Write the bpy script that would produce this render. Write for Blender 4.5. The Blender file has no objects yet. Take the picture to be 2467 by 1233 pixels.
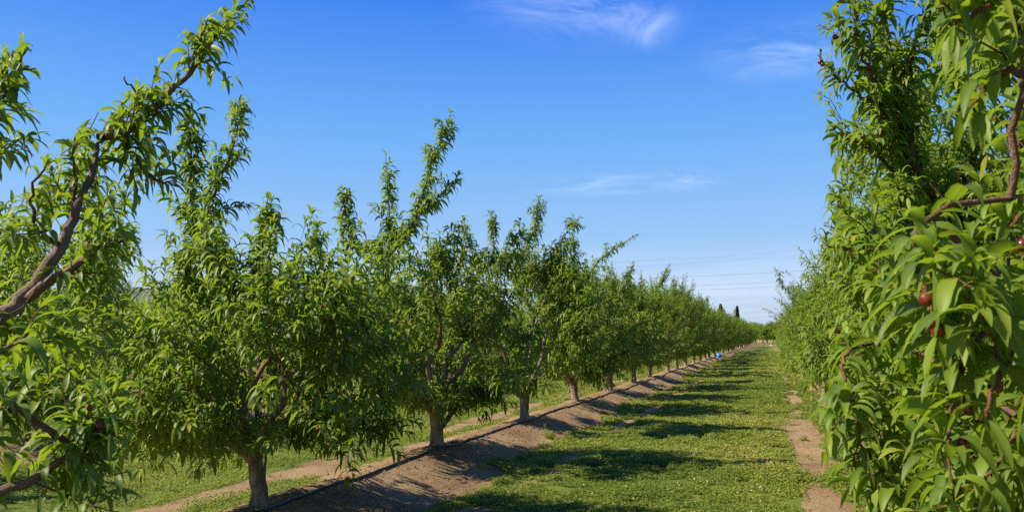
import bpy, math, random
import numpy as np
from mathutils import Vector

C = bpy.context.scene
R = math.radians
# ------------------------------------------------------------------ camera
LENS = 28.0
FPX = LENS / 36.0 * 2467.0
CAM = np.array((0.0, 0.0, 1.65))
TH, PH = R(18.2), R(5.77)
cam = bpy.data.cameras.new('camera')
cam.lens = LENS
cam.sensor_width = 36.0
cam.clip_start = 0.05
cam.clip_end = 60000
cam.dof.use_dof = True
cam.dof.focus_distance = 9.0
cam.dof.aperture_fstop = 8.0
camo = bpy.data.objects.new('camera', cam)
C.collection.objects.link(camo)
camo.location = CAM
camo.rotation_euler = (math.pi / 2 + PH, 0, TH)
C.camera = camo
FW = np.array((-math.sin(TH) * math.cos(PH), math.cos(TH) * math.cos(PH), math.sin(PH)))
RT = np.array((math.cos(TH), math.sin(TH), 0.0))
UP = np.cross(RT, FW)

def pt(px, py, d):
    """world point seen at photo pixel (px, py), d metres along the view axis"""
    return CAM + d * (FW + RT * (px - 1233.5) / FPX - UP * (py - 616.5) / FPX)

def proj(p):
    q = np.asarray(p) - CAM
    d = q @ FW
    ds = np.where(np.abs(d) < 1e-3, 1e-3, d)
    return 1233.5 + (q @ RT) / ds * FPX, 616.5 - (q @ UP) / ds * FPX, d

# ------------------------------------------------------------------ light
SUN_EL = R(44)
SA = R(207)                                # azimuth of the sun, measured from +X
sdir = Vector((math.cos(SA) * math.cos(SUN_EL), math.sin(SA) * math.cos(SUN_EL), math.sin(SUN_EL)))
sun = bpy.data.lights.new('sun', 'SUN')
sun.energy = 5.0
sun.angle = R(0.8)
sun.color = (1.0, 0.89, 0.70)
suno = bpy.data.objects.new('sun', sun)
C.collection.objects.link(suno)
suno.rotation_euler = (-sdir).to_track_quat('-Z', 'Y').to_euler()

W = bpy.data.worlds.new('World')
C.world = W
W.use_nodes = True
nt = W.node_tree
nt.nodes.clear()
def N(t, kind, **kw):
    n = t.nodes.new(kind)
    for k, v in kw.items():
        if k.startswith('i_'):
            n.inputs[k[2:].replace('_', ' ')].default_value = v
        else:
            setattr(n, k, v)
    return n
def LK(t, a, b): t.links.new(a, b)
wo = N(nt, 'ShaderNodeOutputWorld')
bg = N(nt, 'ShaderNodeBackground')
bg.inputs['Strength'].default_value = 0.125
sky = N(nt, 'ShaderNodeTexSky', sky_type='NISHITA', sun_disc=False)
sky.sun_elevation = SUN_EL
sky.sun_rotation = math.atan2(sdir.x, sdir.y)
sky.air_density = 1.0
sky.dust_density = 0.6
sky.ozone_density = 3.0
hs = N(nt, 'ShaderNodeHueSaturation')
hs.inputs['Saturation'].default_value = 1.22
hs.inputs['Value'].default_value = 1.0
LK(nt, sky.outputs[0], hs.inputs['Color'])
tc = N(nt, 'ShaderNodeTexCoord')
def blob(px, py, w, cut, stretch, rot, seed):
    """a soft wisp of high cloud round one direction of the sky"""
    d = pt(px, py, 1.0) - CAM
    d = d / np.linalg.norm(d)
    mp = N(nt, 'ShaderNodeMapping')
    mp.inputs['Rotation'].default_value = (0, 0, rot)
    mp.inputs['Scale'].default_value = stretch
    mp.inputs['Location'].default_value = (seed, seed * .7, seed * .3)
    LK(nt, tc.outputs['Generated'], mp.inputs[0])
    no = N(nt, 'ShaderNodeTexNoise')
    no.inputs['Scale'].default_value = 3.0
    no.inputs['Detail'].default_value = 8
    no.inputs['Roughness'].default_value = .70
    no.inputs['Distortion'].default_value = .8
    LK(nt, mp.outputs[0], no.inputs['Vector'])
    mr = N(nt, 'ShaderNodeMapRange')
    mr.inputs['From Min'].default_value = cut
    mr.inputs['From Max'].default_value = cut + .33
    LK(nt, no.outputs['Fac'], mr.inputs['Value'])
    sb = N(nt, 'ShaderNodeVectorMath', operation='SUBTRACT')
    sb.inputs[1].default_value = d
    LK(nt, tc.outputs['Generated'], sb.inputs[0])
    sc = N(nt, 'ShaderNodeVectorMath', operation='MULTIPLY')
    sc.inputs[1].default_value = (1 / w[0], 1 / w[0], 1 / w[1])
    LK(nt, sb.outputs[0], sc.inputs[0])
    ln = N(nt, 'ShaderNodeVectorMath', operation='LENGTH')
    LK(nt, sc.outputs[0], ln.inputs[0])
    m2 = N(nt, 'ShaderNodeMapRange', interpolation_type='SMOOTHSTEP')
    m2.inputs['From Min'].default_value = 1
    m2.inputs['From Max'].default_value = 0
    LK(nt, ln.outputs['Value'], m2.inputs['Value'])
    mu = N(nt, 'ShaderNodeMath', operation='MULTIPLY')
    LK(nt, mr.outputs[0], mu.inputs[0])
    LK(nt, m2.outputs[0], mu.inputs[1])
    return mu.outputs[0]
sepz = N(nt, 'ShaderNodeSeparateXYZ')
LK(nt, tc.outputs['Generated'], sepz.inputs[0])
cr = N(nt, 'ShaderNodeValToRGB')
els = cr.color_ramp.elements
SKY = [(0.0, (.50, .60, .80)), (.05, (.48, .61, .86)), (.12, (.33, .57, .93)), (.25, (.16, .44, .96)), (.40, (.045, .225, .90)), (.8, (.03, .15, .60))]
while len(els) < len(SKY): els.new(.5)
for k_, (p_, c_) in enumerate(SKY):
    els[k_].position = p_; els[k_].color = (*c_, 1)
LK(nt, sepz.outputs['Z'], cr.inputs[0])
scl = N(nt, 'ShaderNodeVectorMath', operation='SCALE')
scl.inputs['Scale'].default_value = 4.35
LK(nt, cr.outputs[0], scl.inputs[0])
mxs = N(nt, 'ShaderNodeMix', data_type='RGBA')
mxs.inputs[0].default_value = .92
LK(nt, hs.outputs[0], mxs.inputs[6])
LK(nt, scl.outputs[0], mxs.inputs[7])
col = mxs.outputs[2]
for a in (blob(1400, 10, (.17, .06), .42, (1.5, 1.5, 5), .3, 1.0),
          blob(1560, 65, (.05, .035), .36, (3, 3, 6), .3, 4.0),
          blob(1900, 125, (.12, .045), .40, (2, 2, 8), .2, 7.0),
          blob(1440, 445, (.12, .02), .44, (2, 2, 18), .2, 9.0),
          blob(1670, 430, (.08, .02), .46, (2, 2, 14), .2, 12.0),
          blob(1500, 740, (.9, .10), .40, (1, 1, 6), .2, 15.0)):
    sc_ = N(nt, 'ShaderNodeMath', operation='MULTIPLY')
    sc_.inputs[1].default_value = .32
    LK(nt, a, sc_.inputs[0])
    mx = N(nt, 'ShaderNodeMix', data_type='RGBA')
    LK(nt, sc_.outputs[0], mx.inputs[0])
    LK(nt, col, mx.inputs[6])
    mx.inputs[7].default_value = (6.0, 6.6, 7.4, 1)
    col = mx.outputs[2]
LK(nt, col, bg.inputs['Color'])
LK(nt, bg.outputs[0], wo.inputs[0])
C.view_settings.view_transform = 'Standard'
C.view_settings.look = 'None'
C.view_settings.exposure = 0.85
C.view_settings.gamma = 1.0
C.cycles.max_bounces = 7
C.cycles.diffuse_bounces = 3
C.cycles.glossy_bounces = 2
C.cycles.transmission_bounces = 4
C.cycles.transparent_max_bounces = 4
C.cycles.use_adaptive_sampling = True
C.cycles.use_denoising = False

# ------------------------------------------------------------------ helpers
def link(o, parent=None):
    C.collection.objects.link(o)
    if parent is not None:
        o.parent = parent
    return o

def tag(o, label=None, cat=None, group=None, kind=None):
    if label: o['label'] = label
    if cat: o['category'] = cat
    if group: o['group'] = group
    if kind: o['kind'] = kind
    return o

def empty(name, loc=(0, 0, 0)):
    o = bpy.data.objects.new(name, None)
    o.empty_display_size = .2
    o.location = loc
    return link(o)

def mesh_np(name, V, F, mat, parent=None, smooth=True, attrs=None):
    """V (n,3); F: list of (m,k) int arrays"""
    me = bpy.data.meshes.new(name)
    V = np.asarray(V, dtype=np.float32)
    me.vertices.add(len(V))
    me.vertices.foreach_set('co', V.ravel())
    loops = np.concatenate([f.ravel() for f in F]).astype(np.int32)
    tot = np.concatenate([np.full(len(f), f.shape[1], np.int32) for f in F])
    st = np.concatenate(([0], np.cumsum(tot)[:-1])).astype(np.int32)
    me.loops.add(len(loops))
    me.loops.foreach_set('vertex_index', loops)
    me.polygons.add(len(tot))
    me.polygons.foreach_set('loop_start', st)
    if smooth:
        me.polygons.foreach_set('use_smooth', np.ones(len(tot), bool))
    for k, a in (attrs or {}).items():
        at = me.attributes.new(k, 'FLOAT', 'POINT')
        at.data.foreach_set('value', np.asarray(a, np.float32))
    me.update(calc_edges=True)
    me.materials.append(mat)
    return link(bpy.data.objects.new(name, me), parent)

def unit(v):
    v = np.asarray(v, float)
    n = np.linalg.norm(v, axis=-1, keepdims=True)
    return v / np.where(n < 1e-9, 1, n)

class Tubes:
    """collects tapered tubes that belong to one mesh"""
    def __init__(s): s.V = []; s.F = []; s.n = 0; s.T = []
    def add(s, P, rad, sides=6, cap=True):
        P = np.asarray(P, float)
        rad = np.broadcast_to(np.asarray(rad, float), (len(P),))
        t = unit(np.gradient(P, axis=0))
        ref = np.array((0., 0., 1.)) if abs(t[0][2]) < .9 else np.array((1., 0., 0.))
        a = np.arange(sides) / sides * 2 * np.pi
        u = unit(np.cross(t[0], ref))
        rings = []
        for i in range(len(P)):
            u = unit(u - t[i] * np.dot(u, t[i]))
            v = np.cross(t[i], u)
            rings.append(P[i] + rad[i] * (np.cos(a)[:, None] * u + np.sin(a)[:, None] * v))
        n0 = s.n
        s.V.append(np.concatenate(rings))
        s.n += len(P) * sides
        i = np.arange(len(P) - 1)[:, None] * sides
        j = np.arange(sides)[None, :]
        k = (j + 1) % sides
        s.F.append((n0 + np.stack([i + j, i + k, i + sides + k, i + sides + j], -1)).reshape(-1, 4))
        s.T.append(np.repeat(rad, sides))
        if cap:
            s.V.append(P[-1:] + t[-1] * rad[-1] * .6)
            s.T.append(rad[-1:])
            b = n0 + (len(P) - 1) * sides
            s.F.append(np.stack([b + j[0], b + k[0], np.full(sides, s.n), np.full(sides, s.n)], -1)[:, :3])
            s.n += 1
    def build(s, name, mat, parent=None):
        q = [f for f in s.F if f.shape[1] == 4]; t = [f for f in s.F if f.shape[1] == 3]
        F = ([np.concatenate(q)] if q else []) + ([np.concatenate(t)] if t else [])
        return mesh_np(name, np.concatenate(s.V), F, mat, parent, True, {'rad': np.concatenate(s.T)})

# lattice noise used for the lie of the land
def _h(ix, iy, s):
    n = (ix.astype(np.int64) * 374761393 + iy.astype(np.int64) * 668265263 + s * 982451653) & 0x7fffffff
    n = ((n ^ (n >> 13)) * 1274126177) & 0x7fffffff
    return ((n ^ (n >> 16)) & 0xffff) / 65535.0
def vnoise(x, y, s=0):
    ix, iy = np.floor(x), np.floor(y)
    fx, fy = x - ix, y - iy
    fx = fx * fx * (3 - 2 * fx); fy = fy * fy * (3 - 2 * fy)
    a, b = _h(ix, iy, s), _h(ix + 1, iy, s)
    c, d = _h(ix, iy + 1, s), _h(ix + 1, iy + 1, s)
    return (a * (1 - fx) + b * fx) * (1 - fy) + (c * (1 - fx) + d * fx) * fy
def fbm(x, y, s=0, o=4):
    r, a, t = 0, 1.0, 0
    for i in range(o):
        r = r + a * vnoise(x * 2 ** i, y * 2 ** i, s + i * 17); t += a; a *= .5
    return r / t

# ------------------------------------------------------------------ materials
def mat(name):
    m = bpy.data.materials.new(name)
    m.use_nodes = True
    t = m.node_tree
    p = t.nodes['Principled BSDF']
    return m, t, p
def ramp(t, fac, stops):
    r = N(t, 'ShaderNodeValToRGB')
    e = r.color_ramp.elements
    while len(e) < len(stops): e.new(.5)
    for k, (pos, c) in enumerate(stops):
        e[k].position = pos; e[k].color = (*c, 1)
    LK(t, fac, r.inputs[0])
    return r.outputs[0]
def noise(t, scale, detail=4, vec=None, rough=.55):
    n = N(t, 'ShaderNodeTexNoise')
    n.inputs['Scale'].default_value = scale
    n.inputs['Detail'].default_value = detail
    n.inputs['Roughness'].default_value = rough
    if vec is not None: LK(t, vec, n.inputs['Vector'])
    return n.outputs['Fac']
def bump(t, p, h, strength, dist):
    b = N(t, 'ShaderNodeBump')
    b.inputs['Strength'].default_value = strength
    b.inputs['Distance'].default_value = dist
    LK(t, h, b.inputs['Height'])
    LK(t, b.outputs[0], p.inputs['Normal'])
def attr(t, name):
    return N(t, 'ShaderNodeAttribute', attribute_name=name).outputs['Fac']
def objco(t): return N(t, 'ShaderNodeTexCoord').outputs['Object']
def math2(t, op, a, b=0):
    m = N(t, 'ShaderNodeMath', operation=op)
    for i, v in enumerate((a, b)):
        if isinstance(v, (int, float)): m.inputs[i].default_value = v
        else: LK(t, v, m.inputs[i])
    return m.outputs[0]
def mixc(t, f, a, b, mode='MIX'):
    m = N(t, 'ShaderNodeMix', data_type='RGBA', blend_type=mode)
    for i, v in ((0, f), (6, a), (7, b)):
        if isinstance(v, (int, float)): m.inputs[i].default_value = v
        elif isinstance(v, tuple): m.inputs[i].default_value = (*v, 1)
        else: LK(t, v, m.inputs[i])
    return m.outputs[2]

def leaf_mat(name, stops, trans, tf=.40, rough=.45, spec=.26):
    m, t, p = mat(name)
    c = ramp(t, attr(t, 'rnd'), stops)
    mid = attr(t, 'mid')                               # 1 on the midrib
    c = mixc(t, math2(t, 'MULTIPLY', mid, .35), c, (.20, .26, .06))
    al = attr(t, 'al')
    ph = math2(t, 'SUBTRACT', math2(t, 'MULTIPLY', al, 62), math2(t, 'MULTIPLY', mid, 5))
    ve = math2(t, 'POWER', math2(t, 'ABSOLUTE', math2(t, 'SINE', ph)), 8)
    c = mixc(t, math2(t, 'MULTIPLY', ve, .08), c, (.24, .30, .07))
    blot = noise(t, 42, 3, objco(t))
    c = mixc(t, math2(t, 'MULTIPLY', math2(t, 'GREATER_THAN', blot, .72), .35), c, (.30, .22, .05))
    bump(t, p, math2(t, 'ADD', math2(t, 'MULTIPLY', ve, -.25), noise(t, 45, 2, objco(t))), .22, .003)
    p.inputs['Roughness'].default_value = rough
    p.inputs['Specular IOR Level'].default_value = spec
    LK(t, c, p.inputs['Base Color'])
    tr = N(t, 'ShaderNodeBsdfTranslucent')
    c2 = mixc(t, .75, c, trans)
    LK(t, c2, tr.inputs['Color'])
    ms = N(t, 'ShaderNodeMixShader')
    ms.inputs[0].default_value = tf
    LK(t, p.outputs[0], ms.inputs[1]); LK(t, tr.outputs[0], ms.inputs[2])
    LK(t, ms.outputs[0], t.nodes['Material Output'].inputs[0])
    return m
GREEN = [(0, (.048, .100, .009)), (.35, (.086, .152, .012)), (.68, (.145, .225, .017)), (.92, (.25, .31, .028)), (1, (.38, .30, .04))]
M_leaf = leaf_mat('peach_leaf', GREEN, (.36, .52, .02))
M_far = leaf_mat('far_leaf', [(0, (.035, .06, .018)), (1, (.09, .12, .035))], (.12, .18, .04), .25, .6)
M_cyp = leaf_mat('cypress_leaf', [(0, (.012, .022, .010)), (1, (.03, .042, .015))], (.03, .05, .01), .1, .7)
M_grass = leaf_mat('clover_leaf', [(0, (.10, .160, .022)), (.45, (.19, .245, .038)), (.85, (.30, .30, .06)), (1, (.42, .32, .13))], (.42, .48, .05), .36, .6, .25)
M_dry = leaf_mat('dry_grass', [(0, (.22, .16, .07)), (1, (.38, .30, .15))], (.3, .25, .1), .2, .8, .1)

def bark_mat():
    m, t, p = mat('bark')
    oc = objco(t)
    mp = N(t, 'ShaderNodeMapping'); mp.inputs['Scale'].default_value = (1, 1, .35); LK(t, oc, mp.inputs[0])
    n1 = noise(t, 18, 6, mp.outputs[0], .65)
    old = ramp(t, n1, [(.3, (.10, .075, .055)), (.5, (.24, .18, .13)), (.72, (.42, .34, .26))])
    n2 = noise(t, 9, 4, oc, .6)
    young = ramp(t, n2, [(.3, (.105, .055, .034)), (.7, (.21, .115, .070))])
    shoot = (.15, .060, .028)
    rad = attr(t, 'rad')
    f1 = N(t, 'ShaderNodeMapRange'); f1.inputs['From Min'].default_value = .014; f1.inputs['From Max'].default_value = .045
    LK(t, rad, f1.inputs[0])
    f2 = N(t, 'ShaderNodeMapRange'); f2.inputs['From Min'].default_value = .003; f2.inputs['From Max'].default_value = .010
    LK(t, rad, f2.inputs[0])
    c = mixc(t, f2.outputs[0], shoot, young)
    c = mixc(t, f1.outputs[0], c, old)
    LK(t, c, p.inputs['Base Color'])
    p.inputs['Roughness'].default_value = .75
    p.inputs['Specular IOR Level'].default_value = .3
    bump(t, p, math2(t, 'ADD', n1, math2(t, 'MULTIPLY', noise(t, 70, 4, mp.outputs[0], .7), .5)), 1.0, .03)
    return m
M_bark = bark_mat()

def plain(name, c, rough=.6, nz=0, sc=8, spec=.5):
    m, t, p = mat(name)
    if nz:
        n = noise(t, sc, 5, objco(t))
        LK(t, ramp(t, n, [(.3, tuple(v * (1 - nz) for v in c)), (.7, tuple(min(1, v * (1 + nz)) for v in c))]), p.inputs['Base Color'])
    else:
        p.inputs['Base Color'].default_value = (*c, 1)
    p.inputs['Roughness'].default_value = rough
    p.inputs['Specular IOR Level'].default_value = spec
    return m
M_hose = plain('black_hose', (.012, .012, .014), .38)
M_wire = plain('wire', (.16, .17, .19), .5)
M_pole = plain('pole_wood', (.16, .12, .09), .8, .3, 6)
M_blue = plain('blue_plastic', (.02, .22, .55), .35)
M_stone = plain('pale_concrete', (.45, .40, .34), .8, .2, 12)
M_flower = plain('clover_flower', (.75, .72, .62), .7)
M_stalk = plain('dry_stalk', (.42, .33, .18), .8)
M_ins = plain('insulator', (.25, .20, .16), .3)
def fruit_mat():
    m, t, p = mat('fruit_skin')
    n = noise(t, 30, 3, objco(t))
    c = ramp(t, n, [(.3, (.075, .008, .012)), (.62, (.19, .022, .016)), (.85, (.28, .10, .03))])
    LK(t, c, p.inputs['Base Color'])
    p.inputs['Roughness'].default_value = .32
    return m
M_fruit = fruit_mat()

# ------------------------------------------------------------------ the lie of the land
ROWS = [-22.15, -16.15, -10.15, -4.15, 1.85, 7.85, 13.85]
Y_END = 146.0
def row_d(x):
    x = np.asarray(x, float)
    d = np.stack([x - r for r in ROWS])
    i = np.argmin(np.abs(d), axis=0)
    return np.take_along_axis(d, i[None], 0)[0]
def ridge_on(y): return np.clip((Y_END + 1.5 - y) / 3, 0, 1)
def height(x, y):
    x = np.asarray(x, float); y = np.asarray(y, float)
    d = row_d(x)
    und = vnoise(x * 0 + 3.3, y * .55, 5) * .25 + vnoise(x * .8, y * 1.3, 9) * .3
    w = .98 + .55 * (und - .27)
    u = np.clip(1 - np.abs(d) / w, 0, 1)
    r = .26 * (u * u * (3 - 2 * u) * .55 + u * .45)
    gull = (np.clip(vnoise(x * .3, y * 1.9 + x * .5, 31) - .55, 0, 1)) * .16 * u * (1 - u) * 4
    near = np.exp(-np.hypot(x, y) / 400)
    z = (r - gull) * ridge_on(y) + (fbm(x * .9, y * .9, 2, 4) - .5) * .07 * near
    z = z + (fbm(x * 9, y * 9, 21, 2) - .5) * .012 * near
    return z
def grassmask(x, y):
    x = np.asarray(x, float); y = np.asarray(y, float)
    d = row_d(x); a = np.abs(d)
    n = fbm(x * 1.4, y * .9, 40, 4); n2 = fbm(x * .55, y * .45, 77, 3)
    edge = (a - np.where(d > 0, .86, .93) - (n - .5) * 1.05) / .14
    g = np.clip(edge, 0, 1)
    # worn patches of bare earth on the shoulder of the row
    sh = np.exp(-((a - 1.45) / .42) ** 2)
    thr = np.where((x < -4.3) & (x > -6.4), 1.03, np.where(x < -6.4, 1.22, np.where(x < -2.0, 1.0, 1.02)))
    patch = np.clip((sh * .62 + n2 * .75 + n * .35 - thr) / .13, 0, 1)
    g = g * (1 - patch)
    # crumbs of green on the bare strip
    g = np.maximum(g, np.clip((fbm(x * 2.6, y * 2.6, 90, 3) - .70) / .05, 0, 1) * np.clip((a - .45) / .3, 0, 1))
    bare = np.clip((fbm(x * .35, y * .12, 61, 3) - .70) / .05, 0, 1)
    g = g * (1 - .7 * bare * (x > -4))
    return np.where(y > Y_END + 2, np.clip(g, .25, 1), g)

def ground_mat():
    m, t, p = mat('earth_and_turf')
    oc = objco(t)
    g = attr(t, 'grass')
    n1 = noise(t, 1.1, 6, oc, .6); n2 = noise(t, 22, 6, oc, .7); n3 = noise(t, 160, 3, oc, .7)
    soil = ramp(t, n1, [(.30, (.24, .155, .082)), (.50, (.35, .236, .128)), (.72, (.47, .335, .19))])
    soil = mixc(t, .55, soil, ramp(t, n2, [(.25, (.45, .42, .40)), (.55, (1, 1, 1)), (.8, (1.2, 1.15, 1.1))]), 'MULTIPLY')
    soil = mixc(t, .35, soil, ramp(t, n3, [(.3, (.45, .42, .40)), (.6, (1, 1, 1))]), 'MULTIPLY')
    turf = ramp(t, noise(t, .8, 5, oc, .6), [(.3, (.10, .150, .026)), (.55, (.165, .205, .04)), (.75, (.24, .24, .065))])
    turf = mixc(t, .6, turf, ramp(t, noise(t, 34, 5, oc, .75), [(.3, (.40, .42, .35)), (.5, (.9, .95, .8)), (.72, (1.5, 1.45, 1.2))]), 'MULTIPLY')
    sum_ = math2(t, 'ADD', g, math2(t, 'MULTIPLY', math2(t, 'SUBTRACT', n2, .5), .9))
    mr = N(t, 'ShaderNodeMapRange'); mr.inputs['From Min'].default_value = .38; mr.inputs['From Max'].default_value = .62
    LK(t, sum_, mr.inputs[0])
    dry = attr(t, 'dry')
    turf = mixc(t, dry, turf, (.27, .20, .10))
    c = mixc(t, mr.outputs[0], soil, turf)
    LK(t, c, p.inputs['Base Color'])
    p.inputs['Roughness'].default_value = .95
    p.inputs['Specular IOR Level'].default_value = .1
    h = math2(t, 'ADD', math2(t, 'MULTIPLY', n2, .6), math2(t, 'MULTIPLY', n3, .4))
    bump(t, p, h, .9, .05)
    return m
M_ground = ground_mat()

def axis_pts(a, b, fine, grow, far):
    """fine steps from a to b, then growing steps to far on the upper side"""
    v = list(np.arange(a, b, fine)); s = fine
    while v[-1] < far:
        s *= grow; v.append(v[-1] + s)
    return v
ys = axis_pts(1.5, 16, .065, 1.03, 30000)
ylow = []; s = .1; v = 1.5
while v > -3000: v -= s; s *= 1.25; ylow.append(v)
ys = np.array(ylow[::-1] + ys)
xr = axis_pts(-6, 3.2, .07, 1.06, 30000)
xl = []; v = -6; s = .07
while v > -24: v -= s; s = min(s * 1.02, .2); xl.append(v)
while v > -30000: v -= s; s *= 1.15; xl.append(v)
xs = np.array(xl[::-1] + list(xr))
GX, GY = np.meshgrid(xs, ys)
GZ = height(GX, GY)
far_ = np.clip((np.hypot(GX, GY) - 220) / 200, 0, 1)
GZ = GZ * (1 - far_)
G = grassmask(GX, GY)
dryf = np.clip((GY - Y_END - 1) / 3, 0, 1) * np.clip(1.2 - (GY - Y_END) / 40, .3, 1)
nx, ny = len(xs), len(ys)
i, j = np.meshgrid(np.arange(nx - 1), np.arange(ny - 1))
b = (j * nx + i).ravel()
F = np.stack([b, b + 1, b + nx + 1, b + nx], -1)
ground = mesh_np('ground', np.stack([GX, GY, GZ], -1).reshape(-1, 3), [F], M_ground, None, True,
                 {'grass': G.ravel(), 'dry': dryf.ravel()})
tag(ground, 'sandy brown orchard floor with raised soil ridges and green alleys', kind='structure')

# ------------------------------------------------------------------ leaves
def leaf_geo(base, d0, L, Wd, droop, roll, rnd, nseg=4, wav=0.0, fold=.35):
    """curved, folded lance-shaped leaves; all inputs are arrays over the leaves"""
    n = len(base)
    d0 = unit(d0)
    g = np.array((0., 0., -1.))
    ref = np.where(np.abs(d0[:, 2:3]) > .95, np.array((1., 0., 0.)), np.array((0., 0., 1.)))
    side = unit(np.cross(d0, ref))
    nrm0 = np.cross(side, d0)
    side = side * np.cos(roll)[:, None] + nrm0 * np.sin(roll)[:, None]
    S = np.linspace(0, 1, nseg + 1)
    prof = np.interp(S, [0, .06, .2, .42, .65, .85, 1], [.05, .22, .78, 1, .82, .42, .0])
    P = base.copy()
    V = np.zeros((n, nseg * 3 + 1, 3)); MID = np.zeros((n, nseg * 3 + 1)); AL = np.zeros((n, nseg * 3 + 1))
    t = d0
    for k in range(nseg + 1):
        if k:
            s = (k - .5) / nseg
            t = unit(d0 + g * (droop * s ** 1.4 * 1.5)[:, None])
            P = P + t * (L / nseg)[:, None]
        sd = unit(side - t * np.sum(side * t, 1, keepdims=True))
        nr = np.cross(sd, t)
        nr = nr * np.where(nr[:, 2:3] < 0, -1, 1)
        if k == nseg:
            V[:, -1] = P; MID[:, -1] = .5; AL[:, -1] = 1
        else:
            w = (Wd * .5 * prof[k])[:, None]
            wv = wav * w * np.sin(S[k] * 19 + rnd * 30)[:, None]
            V[:, k * 3] = P - sd * w + nr * (w * fold + wv)
            V[:, k * 3 + 1] = P
            V[:, k * 3 + 2] = P + sd * w + nr * (w * fold - wv)
            MID[:, k * 3 + 1] = 1; AL[:, k * 3:k * 3 + 3] = S[k]
    m = nseg * 3 + 1
    q = []
    for k in range(nseg - 1):
        a = k * 3
        q += [(a, a + 1, a + 4, a + 3), (a + 1, a + 2, a + 5, a + 4)]
    a = (nseg - 1) * 3
    tr = [(a, a + 1, m - 1), (a + 1, a + 2, m - 1)]
    off = (np.arange(n) * m)[:, None, None]
    Q = (np.array(q)[None] + off).reshape(-1, 4)
    T = (np.array(tr)[None] + off).reshape(-1, 3)
    return V.reshape(-1, 3), [Q, T], {'rnd': np.repeat(rnd, m), 'mid': MID.ravel(), 'al': AL.ravel()}

class Leaves:
    lift = .32; limp = 1.0
    def __init__(s): s.b = []; s.d = []; s.L = []; s.r = []; s.dr = []
    def along(s, P, rng, step=.022, L=.125, t0=0.0, tip=True, young=0.0):
        """leaves spiralling round a shoot P"""
        P = np.asarray(P, float)
        seg = np.linalg.norm(np.diff(P, axis=0), axis=1)
        cum = np.concatenate(([0], np.cumsum(seg))); tot = cum[-1]
        if tot < .02: return
        u = np.arange(t0 * tot, tot, step)
        u = np.clip(u + rng.normal(0, step * .3, len(u)), 0, tot)
        if tot > .5:
            u = u[vnoise(u * 7 + rng.uniform(0, 50), u * 0 + rng.uniform(0, 50), 7) > .24]
        n = len(u)
        if n == 0: return
        pos = np.stack([np.interp(u, cum, P[:, k]) for k in range(3)], -1)
        T = unit(np.stack([np.interp(u, .5 * (cum[1:] + cum[:-1]), np.diff(P, axis=0)[:, k] / seg) for k in range(3)], -1))
        ref = np.where(np.abs(T[:, 2:3]) > .9, np.array((1., 0., 0.)), np.array((0., 0., 1.)))
        a1 = unit(np.cross(T, ref)); a2 = np.cross(T, a1)
        ph = np.arange(n) * 2.399 + rng.uniform(0, 6.28) + rng.normal(0, .35, n)
        out = np.cos(ph)[:, None] * a1 + np.sin(ph)[:, None] * a2
        f = u / tot
        open_ = rng.uniform(.8, 1.35, n) * (1.12 - .6 * f ** 4)        # radians away from the stem
        d = T * np.cos(open_)[:, None] + out * np.sin(open_)[:, None]
        d[:, 2] += s.lift
        Ls = L * rng.uniform(.72, 1.15, n) * np.where(f > .85, 1 - 2.6 * (f - .85), 1)
        s.b.append(pos); s.d.append(d); s.L.append(Ls)
        s.dr.append(rng.uniform(.9, 2.7, n) * s.limp)
        s.r.append(np.clip(rng.beta(1.2, 1.7, n) * .9 + .25 * f ** 4 + young, 0, 1))
        if tip:
            k = 4
            ph = np.arange(k) * 1.7 + rng.uniform(0, 6)
            d = P[-1] - P[-2]; d = np.repeat(unit(d)[None], k, 0) * .9 + (np.cos(ph)[:, None] * a1[-1] + np.sin(ph)[:, None] * a2[-1]) * .45
            s.b.append(np.repeat(P[-1:], k, 0)); s.d.append(d); s.L.append(L * rng.uniform(.35, .75, k))
            s.dr.append(rng.uniform(.3, 1.2, k)); s.r.append(rng.uniform(.5, .98, k))
    def build(s, name, m, parent, rng, nseg=4, keep=None, off=np.zeros(3), wav=0.0, wr=.205):
        b = np.concatenate(s.b); d = np.concatenate(s.d); L = np.concatenate(s.L)
        dr = np.concatenate(s.dr); r = np.concatenate(s.r)
        if keep is not None:
            tips = b + unit(d) * L[:, None] * .8 + off
            k = keep(b + off) & keep(tips)
            b, d, L, dr, r = b[k], d[k], L[k], dr[k], r[k]
        n = len(b)
        V, F, A = leaf_geo(b, d, L, L * rng.uniform(.85, 1.2, n) * wr, dr, rng.normal(0, .5, n), r, nseg, wav,
                           fold=.38)
        return mesh_np(name, V, F, m, parent, True, A), n

# ------------------------------------------------------------------ fruit trees
def curve(p0, p1, rng, n=6, sag=0.0, wob=.04, up=0.0):
    """a bent line from p0 to p1"""
    p0, p1 = np.asarray(p0, float), np.asarray(p1, float)
    L = np.linalg.norm(p1 - p0)
    s = np.linspace(0, 1, n)[:, None]
    P = p0 + (p1 - p0) * s
    P[:, 2] += (-sag * 4 * s * (1 - s))[:, 0] * L
    w = rng.normal(0, wob * L, (n, 3)); w[0] = 0; w[-1] = 0
    w = w * np.sin(np.pi * s)
    return P + w

def crown_r(z, sc, skirt=False):
    if skirt:
        return np.interp(z, [.2, .5, .95, 1.3, 2.0, 2.7, 3.2, 3.7], [.9, 1.25, 1.35, 1.4, 1.4, 1.2, .85, .4]) * sc
    return np.interp(z, [.45, .7, .95, 1.3, 2.0, 2.7, 3.2, 3.7], [.15, .5, .85, 1.3, 1.30, .98, .62, .3]) * sc

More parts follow.
